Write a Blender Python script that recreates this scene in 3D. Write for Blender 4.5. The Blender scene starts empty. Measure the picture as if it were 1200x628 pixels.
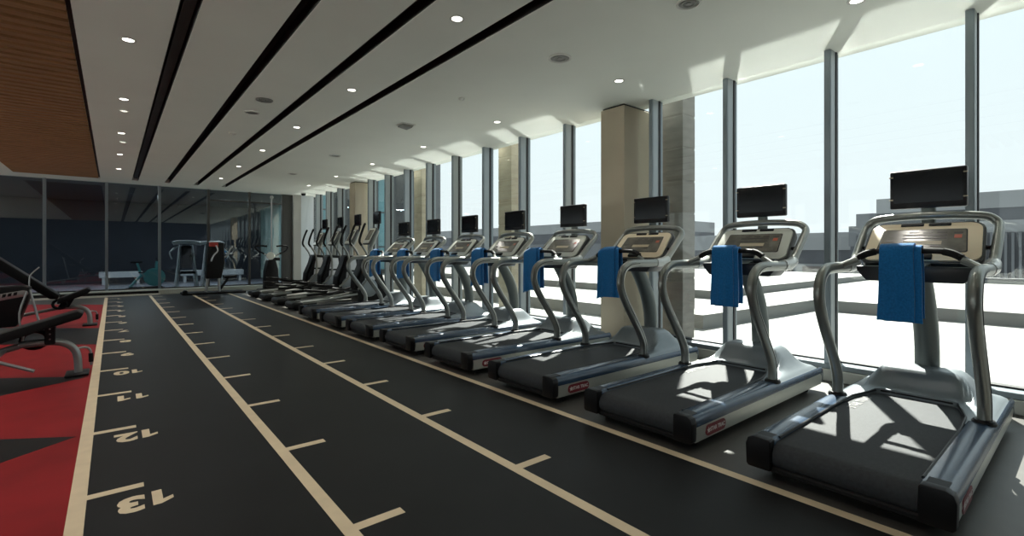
import bpy, bmesh, math, random
from mathutils import Vector, Matrix
random.seed(7)
C = bpy.context.scene.collection
PI = math.pi
R = math.radians

# ------------------------------------------------------------------ materials
def new_mat(name):
    m = bpy.data.materials.new(name)
    m.use_nodes = True
    nt = m.node_tree
    return m, nt, nt.nodes['Principled BSDF']

def mat(name, col, rough=0.5, metal=0.0, noise=0.0, nscale=40.0, bump=0.0, bscale=200.0, spec=0.5, emit=None, sheen=0.0, coat=0.0, stretch=None):
    m, nt, b = new_mat(name)
    b.inputs['Base Color'].default_value = (*col, 1)
    b.inputs['Roughness'].default_value = rough
    b.inputs['Metallic'].default_value = metal
    b.inputs['Specular IOR Level'].default_value = spec
    b.inputs['Sheen Weight'].default_value = sheen
    b.inputs['Coat Weight'].default_value = coat
    if emit:
        b.inputs['Emission Color'].default_value = (*emit[0], 1)
        b.inputs['Emission Strength'].default_value = emit[1]
    tc = nt.nodes.new('ShaderNodeTexCoord')
    vec = tc.outputs['Object']
    if stretch:
        mp = nt.nodes.new('ShaderNodeMapping')
        mp.inputs['Scale'].default_value = stretch
        nt.links.new(vec, mp.inputs['Vector']); vec = mp.outputs['Vector']
    if noise > 0:
        n = nt.nodes.new('ShaderNodeTexNoise'); n.inputs['Scale'].default_value = nscale; n.inputs['Detail'].default_value = 6
        nt.links.new(vec, n.inputs['Vector'])
        r = nt.nodes.new('ShaderNodeMapRange')
        r.inputs['From Min'].default_value = 0.3; r.inputs['From Max'].default_value = 0.7
        r.inputs['To Min'].default_value = 1 - noise; r.inputs['To Max'].default_value = 1 + noise
        nt.links.new(n.outputs['Fac'], r.inputs['Value'])
        mx = nt.nodes.new('ShaderNodeVectorMath'); mx.operation = 'SCALE'
        mx.inputs[0].default_value = col
        nt.links.new(r.outputs['Result'], mx.inputs['Scale'])
        nt.links.new(mx.outputs['Vector'], b.inputs['Base Color'])
    if bump > 0:
        n2 = nt.nodes.new('ShaderNodeTexNoise'); n2.inputs['Scale'].default_value = bscale; n2.inputs['Detail'].default_value = 3
        nt.links.new(vec, n2.inputs['Vector'])
        bp = nt.nodes.new('ShaderNodeBump'); bp.inputs['Strength'].default_value = bump; bp.inputs['Distance'].default_value = 0.003
        nt.links.new(n2.outputs['Fac'], bp.inputs['Height'])
        nt.links.new(bp.outputs['Normal'], b.inputs['Normal'])
    return m

def glass_mat(name, tint, refl, rough=0.0):
    m = bpy.data.materials.new(name); m.use_nodes = True
    nt = m.node_tree; nt.nodes.clear()
    out = nt.nodes.new('ShaderNodeOutputMaterial')
    t = nt.nodes.new('ShaderNodeBsdfTransparent'); t.inputs['Color'].default_value = (*tint, 1)
    g = nt.nodes.new('ShaderNodeBsdfGlossy'); g.inputs['Roughness'].default_value = rough
    # Schlick reflectance from the facing angle, the same on both faces of the thin pane
    ge = nt.nodes.new('ShaderNodeNewGeometry')
    dt = nt.nodes.new('ShaderNodeVectorMath'); dt.operation = 'DOT_PRODUCT'
    nt.links.new(ge.outputs['Normal'], dt.inputs[0]); nt.links.new(ge.outputs['Incoming'], dt.inputs[1])
    ab = nt.nodes.new('ShaderNodeMath'); ab.operation = 'ABSOLUTE'; nt.links.new(dt.outputs['Value'], ab.inputs[0])
    sb = nt.nodes.new('ShaderNodeMath'); sb.operation = 'SUBTRACT'; sb.inputs[0].default_value = 1.0; nt.links.new(ab.outputs['Value'], sb.inputs[1])
    pw = nt.nodes.new('ShaderNodeMath'); pw.operation = 'POWER'; pw.inputs[1].default_value = 5.0; nt.links.new(sb.outputs['Value'], pw.inputs[0])
    mr = nt.nodes.new('ShaderNodeMapRange'); mr.inputs['To Min'].default_value = refl; mr.inputs['To Max'].default_value = 0.75
    nt.links.new(pw.outputs['Value'], mr.inputs['Value'])
    mx = nt.nodes.new('ShaderNodeMixShader')
    nt.links.new(mr.outputs['Result'], mx.inputs['Fac'])
    nt.links.new(t.outputs['BSDF'], mx.inputs[1]); nt.links.new(g.outputs['BSDF'], mx.inputs[2])
    nt.links.new(mx.outputs['Shader'], out.inputs['Surface'])
    return m

M = {}
M['rubber_floor'] = mat('rubber_floor', (0.0085, 0.0090, 0.0100), 0.5, noise=0.22, nscale=3.0, bump=0.15, bscale=260, spec=0.2)
M['grey_floor'] = mat('grey_floor', (0.075, 0.072, 0.066), 0.42, noise=0.12, nscale=5.0, bump=0.12, bscale=260, spec=0.4)
M['red_floor'] = mat('red_floor', (0.235, 0.013, 0.016), 0.6, noise=0.16, nscale=2.2, bump=0.1, bscale=260, spec=0.12)
M['line_paint'] = mat('line_paint', (0.66, 0.54, 0.37), 0.6, noise=0.06, nscale=9)
M['white_line'] = mat('white_line', (0.62, 0.60, 0.54), 0.6)
M['ceiling_paint'] = mat('ceiling_paint', (0.79, 0.815, 0.755), 0.75, noise=0.02, nscale=1.5)
M['slot_black'] = mat('slot_black', (0.010, 0.010, 0.011), 0.7)
M['slot_grey'] = mat('slot_grey', (0.05, 0.05, 0.05), 0.5, noise=0.25, nscale=3)
M['wood'] = mat('wood_slats', (0.30, 0.155, 0.070), 0.55, noise=0.25, nscale=6, stretch=(0.6, 8, 8), spec=0.3)
M['wood_back'] = mat('wood_backing', (0.020, 0.012, 0.008), 0.8)
M['wall_paint'] = mat('wall_paint', (0.42, 0.41, 0.38), 0.8, noise=0.03, nscale=3)
M['white_wall'] = mat('white_wall', (0.62, 0.66, 0.68), 0.7, noise=0.02, nscale=3)
M['column_paint'] = mat('column_paint', (0.42, 0.36, 0.27), 0.7, noise=0.05, nscale=2.5, bump=0.05, bscale=60)
M['aluminium'] = mat('aluminium_frame', (0.20, 0.235, 0.26), 0.38, 0.35, noise=0.04, nscale=2)
M['aluminium_lit'] = mat('aluminium_lit_side', (0.30, 0.33, 0.345), 0.4, 0.3)
M['gasket'] = mat('gasket', (0.012, 0.013, 0.015), 0.6)
M['sill_paint'] = mat('sill_paint', (0.42, 0.43, 0.40), 0.5, noise=0.03, nscale=3)
M['curb'] = mat('curb_paint', (0.50, 0.52, 0.46), 0.6, noise=0.03, nscale=3)
M['glass'] = glass_mat('window_glass', (0.95, 0.98, 0.97), 0.03)
M['tint_glass'] = glass_mat('tinted_glass', (0.76, 0.83, 0.85), 0.09)
M['dark_frame'] = mat('dark_frame', (0.06, 0.058, 0.055), 0.4, 0.3)
M['silver'] = mat('silver_frame', (0.25, 0.26, 0.245), 0.36, 0.75, noise=0.03, nscale=8)
M['silver_hood'] = mat('silver_hood', (0.185, 0.21, 0.228), 0.36, 0.3, noise=0.03, nscale=8)
M['silver_panel'] = mat('silver_side_panel', (0.52, 0.54, 0.50), 0.35, 0.55, noise=0.03, nscale=6)
M['mast'] = mat('mast_grey', (0.13, 0.15, 0.145), 0.4, 0.4)
M['navy'] = mat('navy_plastic', (0.030, 0.058, 0.105), 0.27, 0.0, noise=0.08, nscale=12, bump=0.04, bscale=500, spec=0.7)
M['tray_dark'] = mat('tray_dark', (0.018, 0.022, 0.027), 0.4)
M['black'] = mat('black_plastic', (0.006, 0.006, 0.007), 0.45, spec=0.25, bump=0.05, bscale=400)
M['black_rubber'] = mat('black_rubber', (0.008, 0.008, 0.008), 0.65, spec=0.2)
M['belt'] = mat('belt_rubber', (0.038, 0.042, 0.047), 0.6, noise=0.14, nscale=60, bump=0.5, bscale=420, spec=0.2)
M['housing'] = mat('console_housing', (0.05, 0.052, 0.052), 0.4)
M['face_tan'] = mat('console_face_tan', (0.84, 0.70, 0.50), 0.38, 0.0)
M['face_grey'] = mat('console_face_grey', (0.62, 0.63, 0.57), 0.36, 0.1)
M['display'] = mat('display_glass', (0.16, 0.145, 0.12), 0.16, noise=0.35, nscale=9)
M['display_bar'] = mat('display_bar', (0.05, 0.038, 0.033), 0.3)
M['display_pale'] = mat('display_pale', (0.55, 0.45, 0.30), 0.35)
M['red_button'] = mat('red_button', (0.50, 0.10, 0.05), 0.4)
M['screen'] = mat('screen_glass', (0.006, 0.0065, 0.008), 0.12, spec=0.3)
M['tv_black'] = mat('tv_black', (0.008, 0.008, 0.009), 0.35, spec=0.3)
M['clip'] = mat('clip_beige', (0.45, 0.38, 0.27), 0.4)
M['badge_red'] = mat('badge_red', (0.19, 0.012, 0.022), 0.4)
M['badge_white'] = mat('badge_white', (0.72, 0.68, 0.66), 0.5)
M['print_grey'] = mat('print_grey', (0.17, 0.17, 0.17), 0.6)
M['plastic_wrap'] = mat('clear_collar', (0.55, 0.57, 0.56), 0.18, 0.2, bump=0.9, bscale=70)
M['towel'] = mat('blue_towel', (0.014, 0.16, 0.42), 0.9, noise=0.18, nscale=90, bump=0.8, bscale=300, spec=0.1, sheen=0.35)
M['vinyl'] = mat('black_vinyl', (0.006, 0.006, 0.0065), 0.5, spec=0.2, bump=0.12, bscale=160)
M['chrome'] = mat('grey_steel', (0.36, 0.37, 0.37), 0.35, 0.7)
M['lamp'] = mat('lamp_lens', (0.8, 0.8, 0.75), 0.5, emit=((1.0, 0.95, 0.84), 7.0))
M['white_plastic'] = mat('white_plastic', (0.62, 0.62, 0.58), 0.45)
M['grey_plastic'] = mat('grey_plastic', (0.24, 0.245, 0.23), 0.5)
M['terrace'] = mat('terrace_stone', (0.19, 0.19, 0.181), 0.7, noise=0.05, nscale=0.7)
M['paving'] = mat('bounce_paving', (0.78, 0.78, 0.74), 0.8, noise=0.05, nscale=0.7)
M['disc_glow'] = mat('disc_added_glow', (0.8, 0.8, 0.75), 0.5, emit=((1.0, 0.95, 0.86), 0.9))  # emission added so two small ceiling discs look bright
M['riser_shade'] = mat('slab_stone_shaded', (0.17, 0.175, 0.168), 0.7, noise=0.06, nscale=2)  # shade of the risers put into the colour, darker than the top
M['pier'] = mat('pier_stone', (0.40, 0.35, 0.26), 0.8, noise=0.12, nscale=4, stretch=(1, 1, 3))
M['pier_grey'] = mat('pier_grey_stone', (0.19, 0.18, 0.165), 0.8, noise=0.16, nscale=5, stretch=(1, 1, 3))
M['bld_pale'] = mat('facade_pale', (0.22, 0.225, 0.23), 0.8, noise=0.05, nscale=0.8)
M['bld_mid'] = mat('facade_mid', (0.12, 0.125, 0.133), 0.8, noise=0.06, nscale=0.8)
M['bld_dark'] = mat('facade_glazing', (0.05, 0.053, 0.062), 0.5, noise=0.2, nscale=0.6)
M['bld_brown'] = mat('facade_brown', (0.14, 0.12, 0.11), 0.7, noise=0.2, nscale=3)
M['wing_panel'] = mat('wing_panel', (0.050, 0.056, 0.060), 0.5, noise=0.08, nscale=0.7)
M['wing_teal'] = mat('wing_teal_glass', (0.13, 0.28, 0.32), 0.2, noise=0.15, nscale=0.9)
M['studio_floor'] = mat('studio_floor', (0.26, 0.27, 0.32), 0.35, noise=0.08, nscale=2)
M['studio_wall'] = mat('studio_wall', (0.020, 0.025, 0.038), 0.7, noise=0.15, nscale=2)
M['curtain'] = mat('curtain_fabric', (0.30, 0.42, 0.40), 0.85, noise=0.1, nscale=6)
M['teal'] = mat('teal_enamel', (0.10, 0.42, 0.45), 0.35)
M['white_enamel'] = mat('white_enamel', (0.55, 0.57, 0.60), 0.4)
M['red_trim'] = mat('red_trim', (0.35, 0.03, 0.02), 0.5)

# ------------------------------------------------------------------ mesh helpers
class MB:
    """collects shapes in one bmesh with material slots"""
    def __init__(self):
        self.bm = bmesh.new(); self.mats = []
    def mi(self, m):
        if m not in self.mats: self.mats.append(m)
        return self.mats.index(m)
    def _tag(self, faces, m):
        i = self.mi(m)
        for f in faces: f.material_index = i; f.smooth = True
    def box(self, m, lo, hi, bev=0.0, seg=2, mtx=None):
        r = bmesh.ops.create_cube(self.bm, size=1.0)
        vs = r['verts']
        lo = Vector(lo); hi = Vector(hi); c = (lo + hi) / 2; d = hi - lo
        for v in vs: v.co = Vector((v.co.x * d.x, v.co.y * d.y, v.co.z * d.z)) + c
        fs = list({f for v in vs for f in v.link_faces})
        self._tag(fs, m)
        if bev > 0:
            es = list({e for v in vs for e in v.link_edges})
            rr = bmesh.ops.bevel(self.bm, geom=es, offset=bev, segments=seg, affect='EDGES', profile=0.5)
            self._tag(rr['faces'], m)
            vs = list({v for f in rr['faces'] for v in f.verts} | {v for v in vs if v.is_valid})
        if mtx is not None:
            for v in vs: v.co = mtx @ v.co
        return self
    def prism(self, m, poly, axis, a, b, bev=0.0, mtx=None):
        """poly: 2-D outline; axis 'x' (poly in y,z), 'y' (poly in x,z), 'z' (poly in x,y)"""
        def P(p, t):
            if axis == 'x': return Vector((t, p[0], p[1]))
            if axis == 'y': return Vector((p[0], t, p[1]))
            return Vector((p[0], p[1], t))
        va = [self.bm.verts.new(P(p, a)) for p in poly]
        vb = [self.bm.verts.new(P(p, b)) for p in poly]
        n = len(poly)
        fs = [self.bm.faces.new(va), self.bm.faces.new(vb[::-1])]
        for i in range(n):
            fs.append(self.bm.faces.new((va[i], vb[i], vb[(i + 1) % n], va[(i + 1) % n])))
        self._tag(fs, m)
        vs = va + vb
        if bev > 0:
            es = list({e for f in fs for e in f.edges})
            rr = bmesh.ops.bevel(self.bm, geom=es, offset=bev, segments=2, affect='EDGES', profile=0.5)
            self._tag(rr['faces'], m)
            vs = list({v for f in rr['faces'] for v in f.verts} | {v for v in vs if v.is_valid})
        if mtx is not None:
            for v in vs: v.co = mtx @ v.co
        return self
    def tube(self, m, pts, r, n=12, smooth=6, r2=None, side=(0, 1, 0), caps=True):
        """sweep along a smoothed polyline; r half-width along 'side', r2 half-depth across it; r may be a list"""
        pts = [Vector(p) for p in pts]
        rad = r if isinstance(r, (list, tuple)) else [r] * len(pts)
        rad2 = (r2 if isinstance(r2, (list, tuple)) else [r2] * len(pts)) if r2 is not None else rad
        P, A, B = [], [], []
        if smooth and len(pts) > 2:
            for i in range(len(pts) - 1):
                p0 = pts[max(i - 1, 0)]; p1 = pts[i]; p2 = pts[i + 1]; p3 = pts[min(i + 2, len(pts) - 1)]
                for k in range(smooth):
                    t = k / smooth
                    P.append(0.5 * ((2 * p1) + (p2 - p0) * t + (2 * p0 - 5 * p1 + 4 * p2 - p3) * t * t + (3 * p1 - p0 - 3 * p2 + p3) * t ** 3))
                    A.append(rad[i] * (1 - t) + rad[i + 1] * t); B.append(rad2[i] * (1 - t) + rad2[i + 1] * t)
            P.append(pts[-1]); A.append(rad[-1]); B.append(rad2[-1])
        else:
            P, A, B = pts, list(rad), list(rad2)
        side = Vector(side).normalized()
        rings = []; prev = None
        for i, p in enumerate(P):
            t = (P[min(i + 1, len(P) - 1)] - P[max(i - 1, 0)]).normalized()
            s = side if prev is None else prev
            s = s - t * s.dot(t)
            if s.length < 1e-4: s = t.orthogonal()
            s.normalize(); prev = s
            u = t.cross(s)
            rings.append([self.bm.verts.new(p + s * (A[i] * math.cos(2 * PI * k / n)) + u * (B[i] * math.sin(2 * PI * k / n))) for k in range(n)])
        fs = []
        for a, b in zip(rings, rings[1:]):
            for k in range(n):
                fs.append(self.bm.faces.new((a[k], a[(k + 1) % n], b[(k + 1) % n], b[k])))
        if caps:
            fs.append(self.bm.faces.new(rings[0][::-1])); fs.append(self.bm.faces.new(rings[-1]))
        self._tag(fs, m)
        return self
    def lathe(self, m, prof, origin=(0, 0, 0), n=20, axis='z'):
        o = Vector(origin); rings = []
        for r, h in prof:
            ring = []
            for k in range(n):
                a = 2 * PI * k / n
                c, s = max(r, 1e-4) * math.cos(a), max(r, 1e-4) * math.sin(a)
                v = (c, s, h) if axis == 'z' else ((h, c, s) if axis == 'x' else (s, h, c))
                ring.append(self.bm.verts.new(o + Vector(v)))
            rings.append(ring)
        fs = []
        for a, b in zip(rings, rings[1:]):
            for k in range(n): fs.append(self.bm.faces.new((a[k], a[(k + 1) % n], b[(k + 1) % n], b[k])))
        fs.append(self.bm.faces.new(rings[0][::-1])); fs.append(self.bm.faces.new(rings[-1]))
        self._tag(fs, m)
        return self
    def text(self, m, s, height, mtx, depth=0.0006, bold=0.0, spacing=1.0):
        cu = bpy.data.curves.new('lettering_curve', 'FONT'); cu.body = s; cu.align_x = 'CENTER'; cu.align_y = 'CENTER'
        cu.size = height / 0.70; cu.extrude = depth; cu.offset = bold; cu.space_character = spacing; cu.resolution_u = 3
        o = bpy.data.objects.new('lettering_curve', cu); C.objects.link(o)
        dg = bpy.context.evaluated_depsgraph_get(); dg.update()
        me = bpy.data.meshes.new_from_object(o.evaluated_get(dg))
        me.transform(mtx)
        nb = len(self.bm.faces)
        self.bm.from_mesh(me)
        self.bm.faces.ensure_lookup_table()
        self._tag(self.bm.faces[nb:], m)
        for f in self.bm.faces[nb:]: f.smooth = False
        bpy.data.objects.remove(o); bpy.data.curves.remove(cu); bpy.data.meshes.remove(me)
        return self
    def build(self, name, parent=None, loc=None, sharp=35, wn=False):
        bmesh.ops.recalc_face_normals(self.bm, faces=self.bm.faces[:])
        me = bpy.data.meshes.new(name)
        self.bm.to_mesh(me); self.bm.free()
        for m in self.mats: me.materials.append(M[m])
        me.set_sharp_from_angle(angle=R(sharp))
        o = bpy.data.objects.new(name, me); C.objects.link(o)
        if parent is not None: o.parent = parent
        if loc is not None: o.location = loc
        return o

def tag(o, label=None, cat=None, group=None, kind=None):
    if label: o['label'] = label
    if cat: o['category'] = cat
    if group: o['group'] = group
    if kind: o['kind'] = kind
    return o

def thing(name, label, cat, loc=(0, 0, 0), rotz=0.0, group=None):
    o = bpy.data.objects.new(name, None); C.objects.link(o)
    o.empty_display_size = 0.1
    o.location = loc; o.rotation_euler = (0, 0, rotz)
    return tag(o, label, cat, group)

def copy_tree(o, parent=None):
    c = o.copy(); C.objects.link(c)
    if parent is not None: c.parent = parent
    for ch in list(o.children): copy_tree(ch, c)
    return c

def struct(mb, name, cat=None, label=None, parent=None):
    o = mb.build(name, parent)
    if parent is None: tag(o, label, cat, None, 'structure')
    return o

H = 2.88           # ceiling height
XG = 4.95          # window glass plane
YB = 16.05         # glass partition plane

# ------------------------------------------------------------------ floor
b = MB(); b.box('grey_floor', (-6, -4, -0.12), (XG + 0.15, YB - 0.2, 0.0)); floor = struct(b, 'floor', 'floor', 'dark grey gym floor under the machines beside the windows')
b = MB(); b.box('rubber_floor', (-0.125, -4, 0.0), (2.39, 15.45, 0.002)); struct(b, 'floor_track', 'track', 'black rubber sprint track with cream metre marks')
b = MB(); b.prism('red_floor', [(-6, -4), (-0.125, -4), (-0.125, 13.3), (-0.6, 13.7), (-1.3, 14.3), (-3.2, 15.4), (-6, 15.4)], 'z', 0.0, 0.0018)
def wedge(pts):
    b.prism('rubber_floor', pts, 'z', 0.0018, 0.0026)
wedge([(-0.15, 7.66), (-0.15, 9.28), (-0.63, 9.67), (-4.0, 12.4), (-4.0, 10.8), (-0.41, 7.87)])
wedge([(-0.16, 5.73), (-0.76, 6.15), (-3.5, 8.07), (-3.5, 3.6), (-0.67, 5.40)])
wedge([(-0.17, 3.92), (-0.52, 4.15), (-3.5, 6.1), (-3.5, 1.3), (-0.46, 3.68)])
struct(b, 'floor_red', 'floor covering', 'red rubber floor with black chevrons beside the track')
b = MB()
for x, w in ((-0.12, 0.060), (0.73, 0.056), (1.5955, 0.056), (2.39, 0.056)):
    b.box('line_paint', (x - w / 2, -3.5, 0.002), (x + w / 2, 15.3, 0.0032))
b.box('white_line', (-1.7, 15.452, 0.0), (0.95, 15.492, 0.045))
for k in range(0, 17):
    y = 2.91 + 13 - k
    if y > 15.2: continue
    for x in (-0.12, 0.73, 1.5955):
        b.box('line_paint', (x, y - 0.026, 0.002), (x + 0.235, y + 0.026, 0.0030))
    if 1 <= k <= 15:
        st = str(k)
        for j, ch in enumerate(st):
            # the numerals face the far end: first digit lies on the window side
            xc = 0.172 - 0.110 * j + (0.0 if len(st) == 2 else -0.05)
            mt = Matrix.Translation((xc, y - 0.192, 0.0026)) @ Matrix.Rotation(PI, 4, 'Z')
            if ch == '1':
                b.prism('line_paint', [(-0.004, -0.078), (0.034, -0.078), (0.034, 0.078), (0.004, 0.078), (-0.042, 0.046), (-0.042, 0.014), (-0.004, 0.034)], 'z', -0.0005, 0.0005, mtx=mt)
            else:
                b.text('line_paint', ch, 0.150, mt, depth=0.0005, bold=0.010)
fm = struct(b, 'floor_markings', 'markings', 'cream lane lines, metre ticks and metre numerals on the black track')

# ------------------------------------------------------------------ ceiling
slots = ((0.365, 0.49), (1.02, 1.13), (1.645, 1.755), (2.275, 2.39))
YS = 15.22
b = MB()
xs = [-0.23]
for a, c in slots: xs += [a, c]
xs.append(XG + 0.15)
for i in range(0, len(xs), 2): b.box('ceiling_paint', (xs[i], -4, H), (xs[i + 1], YS, H + 0.16))
b.box('ceiling_paint', (-6, -4, H), (-1.70, YS, H + 0.16))
b.box('ceiling_paint', (-6, YS, H), (XG + 0.15, YB + 0.1, H + 0.16))
b.box('ceiling_paint', (-6, -4, H + 0.16), (XG + 0.15, YB + 0.1, H + 0.4))
struct(b, 'ceiling', 'ceiling', 'white plaster ceiling with long slots')
for i, (a, c) in enumerate(slots):
    b = MB()
    b.box('slot_black', (a - 0.004, -4, H + 0.10), (c + 0.004, YS + 0.004, H + 0.165))
    b.box('slot_black', (a - 0.0045, -4, H + 0.004), (a + 0.004, YS, H + 0.11))
    b.box('slot_black', (c - 0.004, -4, H + 0.004), (c + 0.0045, YS, H + 0.11))
    if i == 0:
        b.box('slot_grey', (a + 0.03, -3.9, H + 0.045), (c - 0.02, YS - 0.1, H + 0.09))
    struct(b, 'trim_%d' % (i + 1), 'ceiling slot', None)
b = MB()
b.box('wood_back', (-1.70, -4, H + 0.10), (-0.23, YS, H + 0.165))
y = -3.9
while y < YS - 0.06:
    b.box('wood', (-1.70, y, H - 0.004), (-0.262, y + 0.102, H + 0.07), 0.004, 1)
    y += 0.1655
b.box('slot_black', (-0.262, -4, H + 0.02), (-0.23, YS, H + 0.11))
struct(b, 'ceiling_slats', 'slatted ceiling', 'brown timber slat ceiling panel above the red floor')

# ------------------------------------------------------------------ walls, columns
b = MB(); b.box('wall_paint', (-6.2, -4, 0), (-6, YB + 6, 0.3)); b.box('wall_paint', (-6.2, -4, 2.55), (-6, YB + 6, H + 0.4)); b.box('wall_paint', (-6.2, YB - 0.3, 0.3), (-6, YB + 6, 2.55))
struct(b, 'wall_left', 'wall')
for i in range(10):  # unseen windows added to let fill light into the left side
    y0 = -4 + i * 1.975
    b = MB(); b.box('aluminium', (-6.16, y0, 0.3), (-5.98, y0 + 0.06, 2.55), 0.003, 1); b.box('aluminium', (-6.14, y0 + 0.06, 0.3), (-6.0, y0 + 1.975, 0.36))
    w = tag(b.build('window_%d' % (60 + i)), None, 'window', None, 'structure')
    b = MB(); b.box('glass', (-6.086, y0 + 0.06, 0.36), (-6.074, y0 + 1.975, 2.55)); b.build('pane', w)
b = MB(); b.box('studio_wall', (-6.2, -4.2, 0), (XG + 0.15, -4, H + 0.4)); struct(b, 'wall_near', 'wall')
b = MB(); b.box('white_wall', (4.33, YB - 0.10, 0), (4.95, YB + 0.08, H)); b.box('wall_paint', (4.33, YB - 0.16, 0), (4.55, YB - 0.10, H))
struct(b, 'wall_back', 'wall', 'white wall strip between the glass partition and windows')
for nm, y0 in (('column_near', 3.58), ('column_far', 11.85)):
    b = MB()
    b.box('column_paint', (4.68, y0, 0), (5.25, y0 + 0.36, H - 0.02), 0.006, 1)
    b.box('gasket', (4.70, y0 + 0.02, H - 0.022), (5.23, y0 + 0.34, H))
    struct(b, nm, 'column', 'beige painted column against the window wall')
# sill
b = MB()
b.box('sill_paint', (4.76, -4, 0), (XG + 0.12, YB - 0.16, 0.098), 0.006, 1)
b.box('aluminium', (4.79, -4, 0.098), (XG + 0.12, YB - 0.16, 0.142), 0.004, 1)
b.box('gasket', (XG - 0.03, -4, 0.142), (XG + 0.05, YB - 0.16, 0.156))
struct(b, 'baseboard_right', 'window sill', 'pale sill with a grey metal rail along the windows')

# ------------------------------------------------------------------ window wall: each bay = mullion + pane
mull = [-3.95, -3.04, -2.13, -1.22, -0.31, 0.597, 1.508, 2.422, 3.305, 4.70, 5.655, 6.605, 7.56, 8.51, 9.46, 10.41, 11.36, 12.52, 13.45, 14.38, 15.30]
for i, y in enumerate(mull):
    yn = mull[i + 1] if i + 1 < len(mull) else YB - 0.16
    b = MB()
    b.box('aluminium', (4.81, y - 0.024, 0.14), (5.02, y + 0.024, H), 0.003, 1)
    b.box('aluminium_lit', (4.825, y - 0.0265, 0.14), (XG - 0.02, y - 0.0240, H))  # lighter sheet puts sky light into the colour of the side face
    b.box('gasket', (XG - 0.018, y - 0.034, 0.14), (XG + 0.018, y - 0.024, H))
    b.box('gasket', (XG - 0.018, y + 0.024, 0.14), (XG + 0.018, y + 0.034, H))
    w = tag(b.build('window_%d' % (i + 1)), None, 'window', None, 'structure')
    b = MB(); b.box('glass', (XG - 0.006, y + 0.03, 0.15), (XG + 0.006, yn - 0.03, H)); b.build('pane', w)

# ------------------------------------------------------------------ glass partition at the far end
b = MB()
b.box('curb', (-6, 15.66, 0), (4.33, YB + 0.15, 0.125), 0.006, 1)
b.box('dark_frame', (-6, YB - 0.03, 0.125), (4.33, YB + 0.03, 0.155))
struct(b, 'trim_5', 'curb', 'pale raised curb under the glass partition')
b = MB(); b.box('black_rubber', (-1.7, 15.50, 0), (0.92, 15.655, 0.105), 0.008, 1); struct(b, 'trim_6', 'kick strip', 'black raised strip in front of the curb')
pm = [-5.75, -4.60, -3.50, -2.40, -1.26, -0.12, 0.97, 2.09, 3.13, 4.05]
for i, x in enumerate(pm):
    xn = pm[i + 1] if i + 1 < len(pm) else 4.33
    wd = 0.030 if i < 9 else 0.035
    b = MB()
    b.box('dark_frame' if i > 6 else 'aluminium', (x - wd, YB - 0.05, 0.125), (x + wd, YB + 0.05, H), 0.003, 1)
    if i >= 7:
        b.box('dark_frame', (x + wd, YB - 0.02, 2.56), (xn - 0.03, YB + 0.02, 2.60))
    if i == 9: b.box('dark_frame', (x + wd, YB - 0.05, 0.125), (xn, YB + 0.05, H))
    w = tag(b.build('window_%d' % (40 + i)), None, 'glass partition', None, 'structure')
    if i < 9:
        b = MB(); b.box('tint_glass', (x + wd, YB - 0.004, 0.15), (xn - 0.03, YB + 0.004, H)); b.build('pane', w)

# studio behind the partition
b = MB(); b.box('studio_floor', (-6, YB - 0.2, -0.12), (XG + 0.15, 22, 0.0)); struct(b, 'floor_studio', 'floor', 'grey floor behind the glass partition')
b = MB(); b.box('studio_wall', (-6, 22, 0), (XG + 0.15, 22.2, H + 0.4)); struct(b, 'wall_studio', 'wall', 'dark blue wall behind the glass partition')
b = MB(); b.box('studio_wall', (-6, YB + 0.1, H), (XG + 0.15, 22.2, H + 0.3)); struct(b, 'ceiling_studio', 'ceiling')
b = MB()
for k in range(34):
    y0 = YB + 0.2 + k * 0.172
    b.tube('curtain', [(4.80, y0, 0.05), (4.80, y0, H)], 0.10, 8, 0)
struct(b, 'trim_7', 'curtain', 'pale green curtain behind the partition')

# ------------------------------------------------------------------ treadmill
def hood_mesh(mb, m):
    """motor cover with shoulders, chamfered belt opening and a raised rounded crest"""
    ys = [-0.385, -0.378, -0.36, -0.33, -0.30, -0.27, -0.255, -0.24, -0.22, -0.20, -0.17, -0.12, -0.06, 0, 0.06, 0.12, 0.17, 0.20, 0.22, 0.24, 0.255, 0.27, 0.30, 0.33, 0.36, 0.378, 0.385]
    N = 22
    def sm(t): t = max(0, min(1, t)); return t * t * (3 - 2 * t)
    grid = []
    for y in ys:
        a = abs(y)
        xs0 = 1.05 if a > 0.265 else (1.42 if a < 0.195 else 1.42 - (a - 0.195) / 0.07 * 0.25)
        col = []
        for i in range(N + 1):
            x = xs0 + (1.985 - xs0) * i / N
            z = 0.200
            lat = 1 - sm((a - 0.17) / 0.15)
            up = sm((x - 1.425) / 0.125); dn = 1 - sm((x - 1.70) / 0.26)
            z += 0.135 * lat * up * dn
            z += 0.028 * sm((x - 1.15) / 0.35) * dn * (1 - sm((a - 0.26) / 0.10))
            z -= 0.07 * sm((x - 1.90) / 0.085)
            if a > 0.377: z -= 0.035
            elif a > 0.35: z -= 0.010
            col.append(mb.bm.verts.new((x, y, z)))
        grid.append(col)
    fs = []
    for a, c in zip(grid, grid[1:]):
        for i in range(N): fs.append(mb.bm.faces.new((a[i], c[i], c[i + 1], a[i + 1])))
    # skirt down
    def skirt(seq, z):
        lows = [mb.bm.verts.new((v.co.x, v.co.y, z)) for v in seq]
        for i in range(len(seq) - 1):
            fs.append(mb.bm.faces.new((seq[i], seq[i + 1], lows[i + 1], lows[i])))
    skirt([g[0] for g in grid], 0.16); skirt([g[-1] for g in grid], 0.06)
    skirt(grid[0], 0.155); skirt(grid[-1], 0.155)
    mb._tag(fs, m)

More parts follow.
